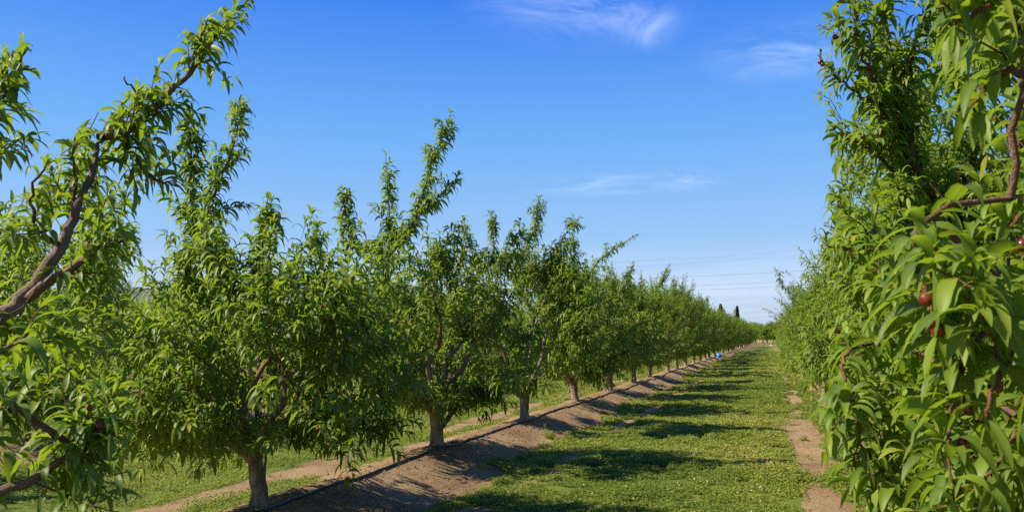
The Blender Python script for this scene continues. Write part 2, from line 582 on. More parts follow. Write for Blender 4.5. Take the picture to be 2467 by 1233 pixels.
def build_tree(name, loc, seed, label, group=None, targets=330, spread=1.0, tall=1.0, nseg=4, limbs=5,
               leaders=(), extra=(), keep=None, rot=0.0, step=.021, leafL=.125, fruits=0, fruit_pts=(), wav=0.0,
               trunk_r=.085, azim=None, lean=(0, 0), trunk_h=.5, sprouts=6, elongate=1.05, skirt=False, tkeep=None, wr=.21, arch=None):
    if tkeep is None: tkeep = keep
    rng = np.random.default_rng(seed)
    loc = np.asarray(loc, float)
    root = empty(name, loc)
    tag(root, label, 'tree', group)
    th = trunk_h * rng.uniform(.9, 1.15)
    top = np.array((lean[0] + rng.normal(0, .03), lean[1] + rng.normal(0, .03), th))
    zz = np.array([-.16, -.03, .05, .14, .28, .42, .6, .8, 1.0])
    TP = np.stack([top[0] * np.clip(zz, 0, 1) ** 1.5 + rng.normal(0, .006, 9), top[1] * np.clip(zz, 0, 1) ** 1.5 + rng.normal(0, .006, 9), zz * th], -1)
    tr = Tubes()
    tr.add(TP, trunk_r * np.array([1.5, 1.38, 1.2, 1.06, 1.0, .97, 1.0, 1.08, .85]), 14)
    V = np.concatenate(tr.V)                                     # knobbly bark
    a = np.arctan2(V[:, 1], V[:, 0])
    bumpy = 1 + .07 * np.sin(a * 3 + V[:, 2] * 9 + seed) + .05 * np.sin(a * 5 - V[:, 2] * 17) + .03 * rng.normal(size=len(V))
    V[:, :2] *= bumpy[:, None]
    tr.V = [V]
    tr.build('trunk', M_bark, root)
    lv = Leaves()
    if arch: lv.lift, lv.limp = arch
    tubes = [Tubes() for _ in range(limbs)]
    node_p, node_l, node_r = [top * np.array((1, 1, .55))], [0], [trunk_r * .6]
    azs = azim if azim is not None else [k * 2 * np.pi / limbs + rng.normal(0, .22) + rot for k in range(limbs)]
    for k in range(limbs):
        az = azs[k]
        R_ = spread * rng.uniform(.6, 1.0)
        H = tall * rng.uniform(2.3, 2.95)
        n = 11
        s = np.linspace(0, 1, n)
        rad = R_ * (s ** .8) * (1 + .12 * np.sin(s * 9 + rng.uniform(0, 6)))
        z = th * .72 + (H - th * .72) * (s ** 1.12)
        az_s = az + .25 * np.sin(s * 4 + rng.uniform(0, 6)) * s
        P = np.stack([top[0] + np.cos(az_s) * rad, top[1] + np.sin(az_s) * rad * elongate, z], -1)
        P[0] = top * np.array((1, 1, .72))
        w = rng.normal(0, .045, (n, 3)); w[0] = 0; w[1] *= .3
        P = P + w
        if keep is not None:
            ok = tkeep(P + loc)
            if not ok.all(): P = P[:max(3, int(np.argmin(ok)))]
            n = len(P); s = np.linspace(0, 1, n)
        r0 = trunk_r * rng.uniform(.42, .60)
        rr = r0 * (1 - s) ** .8 + .007
        # a smoother line through the bends
        sf = np.linspace(0, 1, n * 2)
        Pf = np.stack([np.interp(sf, s, P[:, q]) for q in range(3)], -1)
        Pf[1:-1] = .25 * Pf[:-2] + .5 * Pf[1:-1] + .25 * Pf[2:]
        rf = np.interp(sf, s, rr)
        tubes[k].add(Pf, rf, 9)
        node_p += list(Pf[2:]); node_l += [k] * (len(Pf) - 2); node_r += list(rf[2:])
        lv.along(Pf[-4:], rng, step, leafL)
    def attach(path_end, fixed=None, r_max=.02, maxlen=1.3, sag=0.0, wob=.05, nn=7):
        A = np.array(node_p)
        d = np.linalg.norm(A - path_end, axis=1) + np.maximum(0, A[:, 2] - path_end[2]) * .9
        q = int(np.argmin(d))
        return A[q], node_l[q], node_r[q], d[q]
    # custom limbs and leaders given as world points
    for path, r0, leafy_from, st in leaders:
        Pw = np.asarray(path, float) - loc
        q, li, nr_, dd = attach(Pw[0])
        s = np.linspace(0, 1, len(Pw) + (dd > .05))
        P = np.vstack([q[None], Pw]) if dd > .05 else Pw
        m = len(P) * 4
        sf = np.linspace(0, 1, m)
        Pf = np.stack([np.interp(sf, s, P[:, c]) for c in range(3)], -1)
        Pf[1:-1] = .25 * Pf[:-2] + .5 * Pf[1:-1] + .25 * Pf[2:]
        Pf[1:-1] += rng.normal(0, .006, (m - 2, 3))
        rf = r0 * (1 - sf) ** .85 + .0035
        tubes[li].add(Pf, rf, 8 if r0 > .02 else 6)
        node_p += list(Pf[3:]); node_l += [li] * (m - 3); node_r += list(rf[3:])
        k0 = int(leafy_from * m)
        lv.along(Pf[k0:], rng, .019, leafL, 0)
        Ltot = np.linalg.norm(np.diff(Pf, axis=0), axis=1).sum() * (1 - leafy_from)
        for _ in range(int(Ltot * st)):                          # short side shoots
            u = rng.uniform(0, .93); kk = k0 + int(u * (m - 1 - k0))
            T = unit(Pf[min(kk + 1, m - 1)] - Pf[kk - 1])
            dv = unit(T * .8 + rng.normal(0, .62, 3) + np.array((0, 0, .25)))
            ln = rng.uniform(.10, .36) * (1.15 - u * .7)
            S = curve(Pf[kk], Pf[kk] + dv * ln, rng, 4, 0, .05)
            if keep is not None and not keep(S[-1:] + loc)[0]: continue
            tubes[li].add(S, np.linspace(.0035, .002, 4), 4, False)
            lv.along(S, rng, .018, leafL)
    # fill the crown
    T = []
    rt = np.random.default_rng(seed + 500)
    while len(T) < targets:
        z = rt.uniform(.25 if skirt else .56, 3.15 * tall)
        if rt.uniform() < (z / tall - 2.4) * .55: continue
        a = rt.uniform(0, 2 * np.pi)
        rr = crown_r(z / tall, spread, skirt) * math.sqrt(rt.uniform(.05, 1))
        lump = .80 + .34 * vnoise(np.array([math.cos(a) * 2 + 10]), np.array([math.sin(a) * 2 + z * 1.3 + 10]), seed)[0]
        p = np.array((math.cos(a) * rr * lump, math.sin(a) * rr * lump * elongate, z))
        if vnoise(np.array([p[0] * 1.7 + z * 1.2 + 40]), np.array([p[1] * 1.7 - z * 1.0 + 40]), seed + 3)[0] < .42: continue
        T.append(p)
    T = np.array(T)
    if keep is not None:
        T = T[tkeep(T + loc)]
    T = list(T[np.argsort(np.linalg.norm(T - np.array((0, 0, th)), axis=1))])
    T += [e for e in (np.asarray(e, float) - loc for e in extra) if e[2] > .12]
    for p in T:
        q, li, nr_, dd = attach(p)
        if dd > 2.2: continue
        L = np.linalg.norm(p - q)
        hi = p[2] > 1.5
        # the leafy end points up in the upper crown, out and slightly down lower
        outv = unit(np.array((p[0], p[1], 0)))
        upw = np.clip((p[2] - .7) / 1.3, 0, 1)
        dirv = unit(outv * rt.uniform(.3, 1.0) * (1.15 - upw * .65) + np.array((0, 0, -.12 + 1.05 * upw)) + rt.normal(0, .33, 3))
        sl = rt.uniform(.28, .62) * (1.0 if hi else .9)
        if p[2] > 2.8 * tall: sl *= rt.uniform(.7, 1.25)
        A = curve(q, p, rt, 5, .06, .05)
        Bp = curve(p, p + dirv * sl, rt, 5, -.03, .04)
        if keep is not None and not tkeep(np.vstack([A, Bp]) + loc).all(): continue
        P = np.vstack([A[:-1], Bp])
        r1 = min(nr_ * .55, .006 + L * .008)
        rf = np.linspace(r1, .0022, len(P))
        tubes[li].add(P, rf, 5 if r1 > .006 else 4, False)
        node_p += list(A[1:]); node_l += [li] * (len(A) - 1); node_r += [r1 * .8] * (len(A) - 1)
        if L < 1.0:
            lv.along(np.vstack([A[-2:-1], Bp]), rt, step, leafL * rt.uniform(.85, 1.1))
        else:
            lv.along(np.vstack([A[2:-1], Bp]), rt, step * 1.1, leafL)
        for _ in range(2):                                     # spur shoots
            u = rt.integers(1, len(A)); dv = unit(rt.normal(0, 1, 3) + outv * .4 + np.array((0, 0, .5)))
            S = curve(A[u], A[u] + dv * rt.uniform(.08, .24), rt, 3, 0, .04)
            if keep is not None and not keep(S + loc).all(): continue
            tubes[li].add(S, np.linspace(.003, .0018, 3), 3, False)
            lv.along(S, rt, step * 1.15, leafL * .95)
    for _ in range(sprouts):
        a = rt.uniform(0, 6.28); rr = spread * rt.uniform(.2, 1.35)
        p = np.array((math.cos(a) * rr, math.sin(a) * rr * elongate, tall * rt.uniform(2.3, 2.9)))
        if keep is not None and not tkeep(p[None] + loc)[0]: continue
        q, li, nr_, dd = attach(p)
        e = p + np.array((math.cos(a) * rt.uniform(0, .45), math.sin(a) * rt.uniform(0, .45), 1)) * tall * rt.uniform(.5, 1.15)
        A = curve(q, p, rt, 4, .03, .04); Bp = curve(p, e, rt, 9, rt.uniform(-.08, .08), .05)
        P = np.vstack([A[:-1], Bp])
        if keep is not None and not tkeep(P + loc).all(): continue
        tubes[li].add(P, np.linspace(.009, .0025, len(P)), 5, False)
        lv.along(Bp, rt, .019, leafL)
        for _k in range(10):
            u = rt.integers(1, 7); dv = unit(rt.normal(0, .6, 3) + np.array((0, 0, .7)))
            S = curve(Bp[u], Bp[u] + dv * rt.uniform(.1, .42) * (1.1 - u / 9), rt, 3, 0, .04)
            tubes[li].add(S, np.linspace(.003, .0018, 3), 3, False)
            lv.along(S, rt, .018, leafL)
    for tb in tubes:
        tb.build('limb', M_bark, root)
    _, n = lv.build('crown', M_leaf, root, rng, nseg, keep, loc, wav, wr)
    # fruit hangs close to the shoots
    P = np.concatenate(lv.b)
    if keep is not None: P = P[keep(P + loc)]
    cand = [np.asarray(f) - loc for f in fruit_pts]
    if fruits:
        px, py, dd = proj(P + loc)
        vis = P[(dd > .5) & (px > 0) & (px < 2467) & (py > 0) & (py < 1233)]
        if len(vis) > fruits:
            near = np.linalg.norm(vis + loc - CAM, axis=1) - rng.uniform(0, 1.2, len(vis))
            order = np.argsort(near)[:max(fruits * 12, 200)]
            cand += list(vis[rng.choice(order, fruits, replace=False)] + np.array((0, 0, -.02)))
    for c in cand:
        o = bpy.data.objects.new('fruit', FRUIT)
        o.location = c + rng.normal(0, .004, 3)
        o.rotation_euler = (rng.normal(0, .5), rng.normal(0, .5), rng.uniform(0, 6))
        o.scale = (rng.uniform(.8, 1.1),) * 3
        link(o, root)
    return root

def fruit_mesh():
    nu, nv = 16, 10; V = []; Fq = []
    for v in range(nv + 1):
        ph = math.pi * v / nv
        for u in range(nu):
            th = 2 * math.pi * u / nu
            r = .0135 * (1 - .10 * math.exp(-((th - math.pi) / .35) ** 2) * math.sin(ph))
            r *= 1 - .10 * math.exp(-(ph / .35) ** 2)
            V.append((r * math.sin(ph) * math.cos(th), r * math.sin(ph) * math.sin(th), r * 1.1 * math.cos(ph)))
    for v in range(nv):
        for u in range(nu):
            Fq.append((v * nu + u, (v + 1) * nu + u, (v + 1) * nu + (u + 1) % nu, v * nu + (u + 1) % nu))
    n0 = len(V)
    for v, z in ((0, .012), (1, .024)):
        for u in range(4):
            a = u * math.pi / 2; V.append((.0016 * math.cos(a), .0016 * math.sin(a), z))
    for u in range(4):
        Fq.append((n0 + u, n0 + (u + 1) % 4, n0 + 4 + (u + 1) % 4, n0 + 4 + u))
    o = mesh_np('fruit', V, [np.array(Fq)], M_fruit)
    me = o.data
    bpy.data.objects.remove(o)
    return me
FRUIT = fruit_mesh()

def gz(x, y): return float(height(np.array([x]), np.array([y]))[0])
def ln(pts): return [pt(*p) for p in pts]

XL, XR = -4.15, 1.85
YL = [2.05, 5.84, 9.55, 13.3, 17.0, 20.8, 24.6, 28.4, 32.2]
while YL[-1] < Y_END - 4: YL.append(YL[-1] + 3.8)
YR = [2.4]
while YR[-1] < Y_END - 4: YR.append(YR[-1] + 3.8)
GL, GR = 'fruit trees of the row left of the alley', 'fruit trees of the row right of the alley'

def near_custom():
    # leaders are (path, radius, share of bare wood, side shoots per metre)
    L0 = [
        (ln([(-60, 800, 3.3), (60, 720, 3.4), (150, 600, 3.5), (205, 470, 3.6), (232, 375, 3.7), (243, 332, 3.72)]), .038, .7, 10),
        (ln([(243, 332, 3.72), (300, 322, 3.8), (380, 255, 3.9), (455, 180, 4.0), (520, 90, 4.1), (600, -5, 4.2)]), .021, .12, 17),
        (ln([(300, 322, 3.8), (330, 395, 3.8), (370, 430, 3.85), (430, 450, 3.85)]), .010, .1, 20),
        (ln([(60, 720, 3.4), (150, 660, 3.3), (240, 600, 3.3), (310, 575, 3.3)]), .020, .3, 18),
        (ln([(-60, 1200, 2.6), (60, 1165, 2.65), (170, 1095, 2.7), (230, 1040, 2.75), (265, 1000, 2.8)]), .020, .35, 18),
        (ln([(-60, 980, 3.0), (60, 955, 3.0), (170, 965, 3.0), (260, 930, 3.1)]), .018, .2, 18),
        (ln([(-120, 420, 3.0), (-40, 300, 3.0), (20, 200, 3.0), (62, 125, 3.0)]), .010, .1, 14),
        (ln([(180, 520, 3.6), (185, 420, 3.6), (180, 330, 3.6)]), .008, .2, 10),
        (ln([(90, 560, 3.4), (70, 470, 3.4), (110, 400, 3.4)]), .008, .2, 12),
        (ln([(-80, 900, 2.3), (10, 850, 2.3), (70, 790, 2.35)]), .008, .2, 10),
        (ln([(380, 255, 3.9), (330, 230, 3.9), (300, 185, 3.9)]), .006, .1, 14),
        (ln([(455, 180, 4.0), (480, 100, 4.0), (495, 50, 4.0)]), .006, .1, 14),
    ]
    return L0

def keep_L0(p):
    px, py, d = proj(p)
    dist = np.linalg.norm(p - CAM, axis=-1)
    lim = np.interp(py, [330, 420, 560, 640, 800, 1000, 1233], [240, 300, 340, 350, 330, 340, 300])
    topy = np.interp(px, [-200, 0, 60, 150, 240, 300, 1300], [520, 470, 440, 350, 300, 400, 500])
    a = (px < lim) & (py > topy)
    # a corridor round the long limb that crosses the sky
    lx = np.interp(-py, [-480, -330, -255, -180, -90, 40], [330, 300, 390, 462, 525, 620])
    hw = np.interp(py, [-20, 90, 200, 330, 480], [60, 110, 130, 150, 120])
    b_ = (np.abs(px - lx) < hw) & (py < 500) & (d > 3.2)
    c = (px < 140) & (py > 60) & (py < 400) & (d < 3.6) & (px < 60 + np.abs(py - 70) * .5)
    # the thick limb stays bare where it shows
    bare = np.zeros(len(px), bool)
    for x0_, y0_, x1_, y1_, w_, dm in ((50, 735, 165, 575, 34, 3.44), (222, 395, 243, 330, 26, 3.68), (243, 332, 300, 322, 22, 3.76), (60, 1165, 215, 1060, 22, 2.66)):
        vx, vy = x1_ - x0_, y1_ - y0_
        u_ = np.clip(((px - x0_) * vx + (py - y0_) * vy) / (vx * vx + vy * vy), 0, 1)
        bare |= (np.hypot(px - x0_ - u_ * vx, py - y0_ - u_ * vy) < w_) & (d < dm)
    return (d < .4) | (((a | b_ | c)) & (dist > 1.7) & ~bare)

build_tree('fruit_tree', (XL, YL[0], gz(XL, YL[0]) - .02), 11,
    'nearest left tree, trunk beyond the left edge, one long limb across the sky', GL,
    targets=420, spread=1.35, arch=(.45, .9), nseg=7, wav=.12, step=.024, leafL=.145, keep=keep_L0, leaders=near_custom(), rot=.4, fruits=6)

def dep(Y, X=XL): return float((np.array((X, Y, 1.65)) - CAM) @ FW)
d1, d2, d3, d4, d5, d6 = [dep(y) for y in YL[1:7]]
build_tree('fruit_tree', (XL, YL[1], gz(XL, YL[1]) - .02), 22,
    'left tree with thick pale trunk nearest the bottom edge and tall thin shoots', GL,
    targets=245, arch=(.42, 1.0), spread=1.0, tall=.62, sprouts=4, nseg=6, wav=.1, leafL=.168, step=.025, rot=.9, trunk_r=.070, fruits=10, lean=(.02, 0),
    leaders=[(ln([(470, 620, d1 + .5), (465, 470, d1 + .6), (460, 380, d1 + .6), (450, 270, d1 + .6)]), .014, .2, 20),
             (ln([(500, 520, d1 + .4), (545, 400, d1 + .4), (570, 320, d1 + .4), (590, 250, d1 + .4)]), .010, .1, 14),
             (ln([(620, 680, d1), (640, 580, d1), (645, 480, d1)]), .010, .1, 20),
             (ln([(700, 1050, d1 - .1), (800, 1030, d1), (900, 1035, d1 + .2), (980, 1010, d1 + .3)]), .026, .1, 14),
             (ln([(540, 700, d1), (520, 600, d1), (505, 500, d1)]), .010, .1, 20)])
build_tree('fruit_tree', (XL, YL[2], gz(XL, YL[2]) - .02), 33,
    'left tree with forked trunk and tall slanting shoot, second visible trunk from the left', GL,
    targets=250, arch=(.42, 1.0), spread=1.0, nseg=5, wav=.1, leafL=.165, step=.025, rot=.2, trunk_r=.085, fruits=12, tall=.75, sprouts=4,
    leaders=[(ln([(985, 560, d2 - .3), (1020, 470, d2 - .3), (1045, 380, d2 - .3), (1085, 275, d2 - .3)]), .014, .12, 16),
             (ln([(1062, 1030, d2), (1085, 1000, d2), (1108, 975, d2), (1165, 955, d2), (1230, 945, d2 + .1)]), .045, .4, 10),
             (ln([(940, 560, d2), (935, 460, d2), (930, 375, d2)]), .010, .1, 20),
             (ln([(860, 600, d2), (835, 520, d2), (820, 460, d2)]), .010, .1, 18),
             (ln([(790, 680, d2), (765, 610, d2), (755, 550, d2)]), .010, .1, 16),
             (ln([(1000, 520, d2 - .3), (1060, 470, d2 - .3), (1105, 435, d2 - .3)]), .007, .1, 12)])
build_tree('fruit_tree', (XL, YL[3], gz(XL, YL[3]) - .02), 44,
    'left tree with a bent bare limb in its crown, third visible trunk', GL,
    targets=270, spread=1.0, nseg=4, leafL=.158, step=.024, rot=.5, tall=.83, sprouts=3, trunk_r=.08, fruits=8,
    leaders=[(ln([(1150, 830, d3 - .9), (1160, 780, d3 - .9), (1180, 755, d3 - .9), (1210, 620, d3 - .6), (1240, 545, d3 - .5)]), .034, .55, 10),
             (ln([(1260, 620, d3), (1290, 540, d3), (1298, 478, d3)]), .010, .1, 20),
             (ln([(1190, 640, d3), (1190, 570, d3), (1185, 515, d3)]), .010, .1, 18),
             (ln([(1150, 650, d3), (1130, 590, d3), (1118, 540, d3)]), .008, .1, 16),
             (ln([(1320, 640, d3), (1360, 570, d3), (1395, 525, d3)]), .010, .1, 20)])
build_tree('fruit_tree', (XL, YL[4], gz(XL, YL[4]) - .02), 55,
    'left tree leaning a long shoot to the upper right, fourth visible trunk from the left', GL,
    targets=330, spread=1.0, nseg=4, leafL=.158, step=.024, rot=1.1, tall=.84, sprouts=3, trunk_r=.08, fruits=5,
    leaders=[(ln([(1340, 790, d4 - .7), (1360, 740, d4 - .7), (1395, 690, d4 - .6), (1450, 620, d4 - .5), (1530, 568, d4 - .4)]), .026, .3, 20),
             (ln([(1385, 660, d4), (1382, 610, d4), (1380, 565, d4)]), .008, .1, 18)])
build_tree('fruit_tree', (XL, YL[5], gz(XL, YL[5]) - .02), 66,
    'left tree with two short thin shoots above its crown, fifth visible trunk from the left', GL,
    targets=330, spread=1.0, nseg=4, leafL=.152, step=.024, rot=.3, tall=.90, sprouts=3, trunk_r=.075,
    leaders=[(ln([(1520, 740, d5), (1515, 690, d5), (1512, 645, d5)]), .008, .1, 18),
             (ln([(1545, 740, d5), (1545, 700, d5), (1545, 655, d5)]), .008, .1, 18)])
build_tree('fruit_tree', (XL, YL[6], gz(XL, YL[6]) - .02), 77,
    'left tree with one slanting leafy spike on top, sixth visible trunk', GL,
    targets=330, spread=1.0, nseg=4, leafL=.152, step=.024, rot=.8, tall=.90, sprouts=3, trunk_r=.075,
    leaders=[(ln([(1570, 740, d6), (1590, 690, d6), (1612, 638, d6)]), .012, .1, 22)])

# ------------------------------------------------------------------ the near right row
def keep_R(bound_pts, near):
    ys_, xs_ = zip(*bound_pts)
    def f(p):
        px, py, d = proj(p)
        dist = np.linalg.norm(p - CAM, axis=-1)
        lim = np.interp(py, ys_, xs_)
        return (dist > near) & ((d < .4) | (px > lim))
    return f
def fill(n, d0_, d1_, x0, y0, seed):
    rg = np.random.default_rng(seed)
    return [pt(rg.uniform(x0, 2560), rg.uniform(y0, 1290), rg.uniform(d0_, d1_)) for _ in range(n)]
kR0 = keep_R([(-400, 2230), (0, 2230), (330, 2270), (420, 2240), (560, 2060), (640, 2060), (800, 1990), (900, 1940), (1000, 1960), (1233, 1990), (1700, 1990)], .95)
_k0 = kR0
def kR0t(p):
    px, py, d = proj(p)
    return _k0(p) & (np.linalg.norm(p - CAM, axis=-1) > 1.85) & ~((d > .4) & (py < 420) & (px < 2360)) & ((d < .4) | (px > 2075))
kR1 = keep_R([(-400, 1960), (0, 1975), (250, 1958), (380, 2010), (520, 1975), (700, 1990), (900, 1985), (1030, 2085), (1130, 2090), (1233, 2050), (1700, 2050)], 2.4)
R0 = [
    (ln([(2320, 470, 2.0), (2190, 560, 1.75), (2215, 660, 1.6), (2245, 740, 1.55), (2262, 800, 1.55)]), .006, .25, 5),
    (ln([(2440, 700, 1.9), (2380, 760, 1.7), (2330, 850, 1.6), (2300, 960, 1.6), (2290, 1060, 1.6)]), .006, .2, 5),
    (ln([(2467, 780, 1.8), (2440, 850, 1.6), (2400, 920, 1.5), (2380, 1010, 1.5)]), .006, .2, 5),
    (ln([(2480, 1000, 2.0), (2420, 1090, 2.0), (2350, 1180, 2.0)]), .006, .2, 6),
    (ln([(2150, 820, 2.9), (2040, 840, 2.7), (2025, 880, 2.65), (2055, 970, 2.6), (2080, 1070, 2.6), (2110, 1160, 2.6), (2130, 1240, 2.6)]), .0045, .1, 9),
    (ln([(2467, 60, 1.9), (2420, 0, 1.7), (2350, 20, 1.6), (2300, 60, 1.6)]), .006, .2, 5),
    (ln([(2480, 200, 1.9), (2430, 160, 1.7), (2380, 190, 1.7), (2350, 270, 1.7)]), .006, .2, 5),
    (ln([(2467, 480, 2.2), (2420, 560, 2.0), (2430, 640, 1.9)]), .006, .2, 5),
]
fr0 = [pt(2250, 778, 1.55), pt(2266, 803, 1.54), pt(2350, 850, 1.6), pt(2390, 908, 1.55), pt(2400, 932, 1.57), pt(2462, 590, 1.8),
       pt(2458, 770, 1.7), pt(2322, 1066, 1.6), pt(2330, 990, 1.6), pt(2090, 1098, 2.6), pt(2462, 920, 1.6), pt(2225, 715, 1.57)]
build_tree('fruit_tree', (XR, YR[0], gz(XR, YR[0]) - .02), 101,
    'nearest right tree, its large leaves and dark red fruit blurred against the right edge', GR,
    targets=420, spread=1.4, nseg=10, wav=.10, step=.028, leafL=.15, wr=.215, arch=(.6, .85), tkeep=kR0t, keep=kR0, leaders=R0, rot=.2, azim=[0, .9, 1.9, 5.2, 3.4], fruits=0, fruit_pts=fr0, skirt=True, extra=fill(110, 2.1, 3.4, 2110, 700, 4))
R1 = [
    (ln([(2460, 800, 4.2), (2385, 690, 4.1), (2330, 600, 4.0), (2290, 520, 4.0), (2215, 420, 4.0), (2175, 310, 4.0), (2150, 170, 4.0), (2130, 30, 4.0), (2125, -80, 4.0)]), .040, .12, 24),
    (ln([(2140, 280, 4.0), (2110, 210, 3.8), (2075, 130, 3.8), (2060, 30, 3.8), (2050, -50, 3.8)]), .009, .1, 14),
    (ln([(2175, 310, 4.0), (2090, 240, 3.9), (2030, 200, 3.9), (2000, 170, 3.9)]), .007, .1, 12),
    (ln([(2160, 420, 4.0), (2100, 360, 3.9), (2050, 330, 3.9), (2020, 310, 3.9)]), .007, .1, 14),
    (ln([(2200, 560, 4.0), (2110, 590, 3.6), (2040, 600, 3.4), (1990, 590, 3.4)]), .007, .2, 12),
    (ln([(2300, 500, 4.1), (2350, 380, 4.2), (2330, 250, 4.3), (2310, 120, 4.4), (2300, 40, 4.4)]), .016, .1, 20),
    (ln([(2240, 620, 3.8), (2180, 520, 3.7), (2165, 450, 3.7)]), .008, .1, 14),
    (ln([(2180, 200, 4.0), (2210, 100, 4.0), (2240, 0, 4.0)]), .012, .1, 20),
]
build_tree('fruit_tree', (XR, YR[1], gz(XR, YR[1]) - .02), 102,
    'tall right tree with a dark limb, its leafy shoots reaching past the top', GR,
    targets=480, spread=1.35, nseg=8, wav=.10, step=.022, leafL=.138, arch=(.45, .9), keep=kR1, leaders=R1, rot=.6, fruits=36, tall=1.05, skirt=True, extra=fill(110, 4.0, 5.4, 2060, 680, 5))
kR2 = keep_R([(-400, 2030), (450, 2030), (560, 1990), (640, 1925), (800, 1905), (950, 1930), (1040, 2010), (1110, 2050), (1700, 2050)], 3)
build_tree('fruit_tree', (XR, YR[2], gz(XR, YR[2]) - .02), 103,
    'third right tree from the camera, hanging low over the bare sandy patches', GR,
    targets=440, spread=1.3, nseg=6, wav=.1, leafL=.13, keep=kR2, rot=.1, fruits=24, skirt=True,
    leaders=[(ln([(2120, 700, 8.0), (2050, 600, 8.0), (2030, 520, 8.0)]), .012, .1, 22),
             (ln([(2060, 700, 7.8), (2000, 650, 7.8), (1985, 600, 7.8)]), .010, .1, 16),
             (ln([(2180, 980, 8.0), (2080, 1030, 7.4), (1990, 1050, 7.2)]), .008, .3, 8)])

# ------------------------------------------------------------------ repeats of the orchard rows
protos = []
for k in range(10):
    q = build_tree('fruit_tree', (0, 0, 0), 200 + k * 7, 'x', None, targets=265, leafL=.14, spread=1.0, nseg=4 if k < 5 or k == 7 else 3, limbs=4 + k % 3,
                   tall=.90 + .03 * (k % 3), rot=k * .7, trunk_r=.07 + .004 * (k % 4), skirt=k > 6)
    protos.append(q)
used = set()
def plant(k, x, y, s, label, group, rng, wide=1.0):
    src = protos[k]
    if k not in used:
        o = src; used.add(k)
    else:
        o = src.copy(); C.collection.objects.link(o)
        for ch in src.children:
            c = ch.copy(); C.collection.objects.link(c); c.parent = o
    o.location = (x, y, gz(x, y) - .02)
    o.rotation_euler = (0, 0, rng.uniform(0, 6.28) if wide == 1 else rng.choice([0, math.pi]) + rng.normal(0, .2))
    o.scale = (s * wide * rng.uniform(.95, 1.05), s * rng.uniform(.95, 1.05), s * rng.uniform(.93, 1.07))
    o['label'] = label
    o['group'] = group
    return o
ORD = ['zeroth', 'first', 'second', 'third', 'fourth', 'fifth', 'sixth', 'seventh', 'eighth', 'ninth', 'tenth', 'eleventh', 'twelfth',
       'thirteenth', 'fourteenth', 'fifteenth', 'sixteenth', 'seventeenth', 'eighteenth']
rng = np.random.default_rng(5)
for i_, y in enumerate(YL):
    if i_ < 7: continue
    if i_ <= 16: lab = f'fruit tree with the {ORD[i_]} visible trunk from the left beside the black hose'
    else: lab = 'tiny distant fruit tree merged into the far end of the left row'
    plant(int(rng.integers(0, 7)), XL + rng.normal(0, .06), y + rng.normal(0, .1), rng.uniform(.96, 1.05), lab, GL, rng)
for i_, y in enumerate(YR):
    if i_ < 3: continue
    if i_ <= 8: lab = f'low-branched fruit tree, {ORD[i_ + 1]} from the camera in the right row'
    else: lab = 'small distant fruit tree merged into the far end of the right row'
    plant(int(rng.integers(7, 10)), XR + rng.normal(0, .06) + .1, y + rng.normal(0, .1), rng.uniform(.93, 1.0), lab, GR, rng, 1.22)
for x, y0, y1, lab, grp in ((-10.15, 5.2, 120, 'fruit tree of the second row, glimpsed between the front trees left of the alley', 'fruit trees of the second row on the left'),
                            (-16.15, 8.0, 110, 'fruit tree of the third row, a green mass behind the second row on the left', 'fruit trees of the third row on the left'),
                            (-22.15, 12, 90, 'fruit tree of the fourth row, farthest back of the rows on the left', 'fruit trees of the fourth row on the left'),
                            (7.85, 18, 60, 'fruit tree behind the right row, glimpsed through gaps in its leaves', 'fruit trees behind the right row')):
    y = y0
    while y < y1:
        plant(int(rng.integers(0, 7)), x + rng.normal(0, .08), y, rng.uniform(.80, .95), lab, grp, rng)
        y += 3.8

# ------------------------------------------------------------------ irrigation hoses
def hose(x0, y0, y1, label, off=.16):
    Y = [y0]
    while Y[-1] < y1: Y.append(Y[-1] + max(.12, (Y[-1]) * .012))
    Y = np.array(Y)
    X = x0 + off + (vnoise(Y * .35, Y * 0 + x0, 3) - .5) * .12
    Z = height(X, Y) + .009
    t = Tubes(); t.add(np.stack([X, Y, Z], -1), .0135, 8)
    o = t.build('irrigation_hose', M_hose)
    tag(o, label, 'hose', 'irrigation hoses along the ridges')
hose(XL, -1, Y_END, 'black irrigation hose on the soil ridge beside the trunks left of the alley')
hose(XR, -1, Y_END, 'black irrigation hose in the shade under the right row', .3)
hose(-10.15, 4, 110, 'black irrigation hose on the shaded ridge of the second row on the left', .2)

# ------------------------------------------------------------------ ground cover
def grass_patch(n, x0, x1, y0, y1, seed, size, powr=2.0):
    rg = np.random.default_rng(seed)
    x = rg.uniform(x0, x1, n)
    u = rg.uniform(0, 1, n)
    y = y0 * (y1 / y0) ** (u)                     # density falls with distance
    px, py, d = proj(np.stack([x, y, x * 0], -1))
    k = (px > -150) & (px < 2620) & (d > 1)
    x, y = x[k], y[k]
    g = grassmask(x, y)
    clump = fbm(x * 5, y * 5, 8, 3)
    thin = 1.25 - .55 * np.clip((fbm(x * .9, y * .35, 71, 3) - .5) * 4, 0, 1) - .25 * np.exp(-((x + 1.9) / .25) ** 2) - .25 * np.exp(-((x + .35) / .25) ** 2)
    k = (rg.uniform(0, 1, len(x)) < g * thin) & (clump > .30 + .25 * rg.uniform(0, 1, len(x)))
    x, y, clump = x[k], y[k], clump[k]
    z = height(x, y)
    return x, y, z, clump, rg
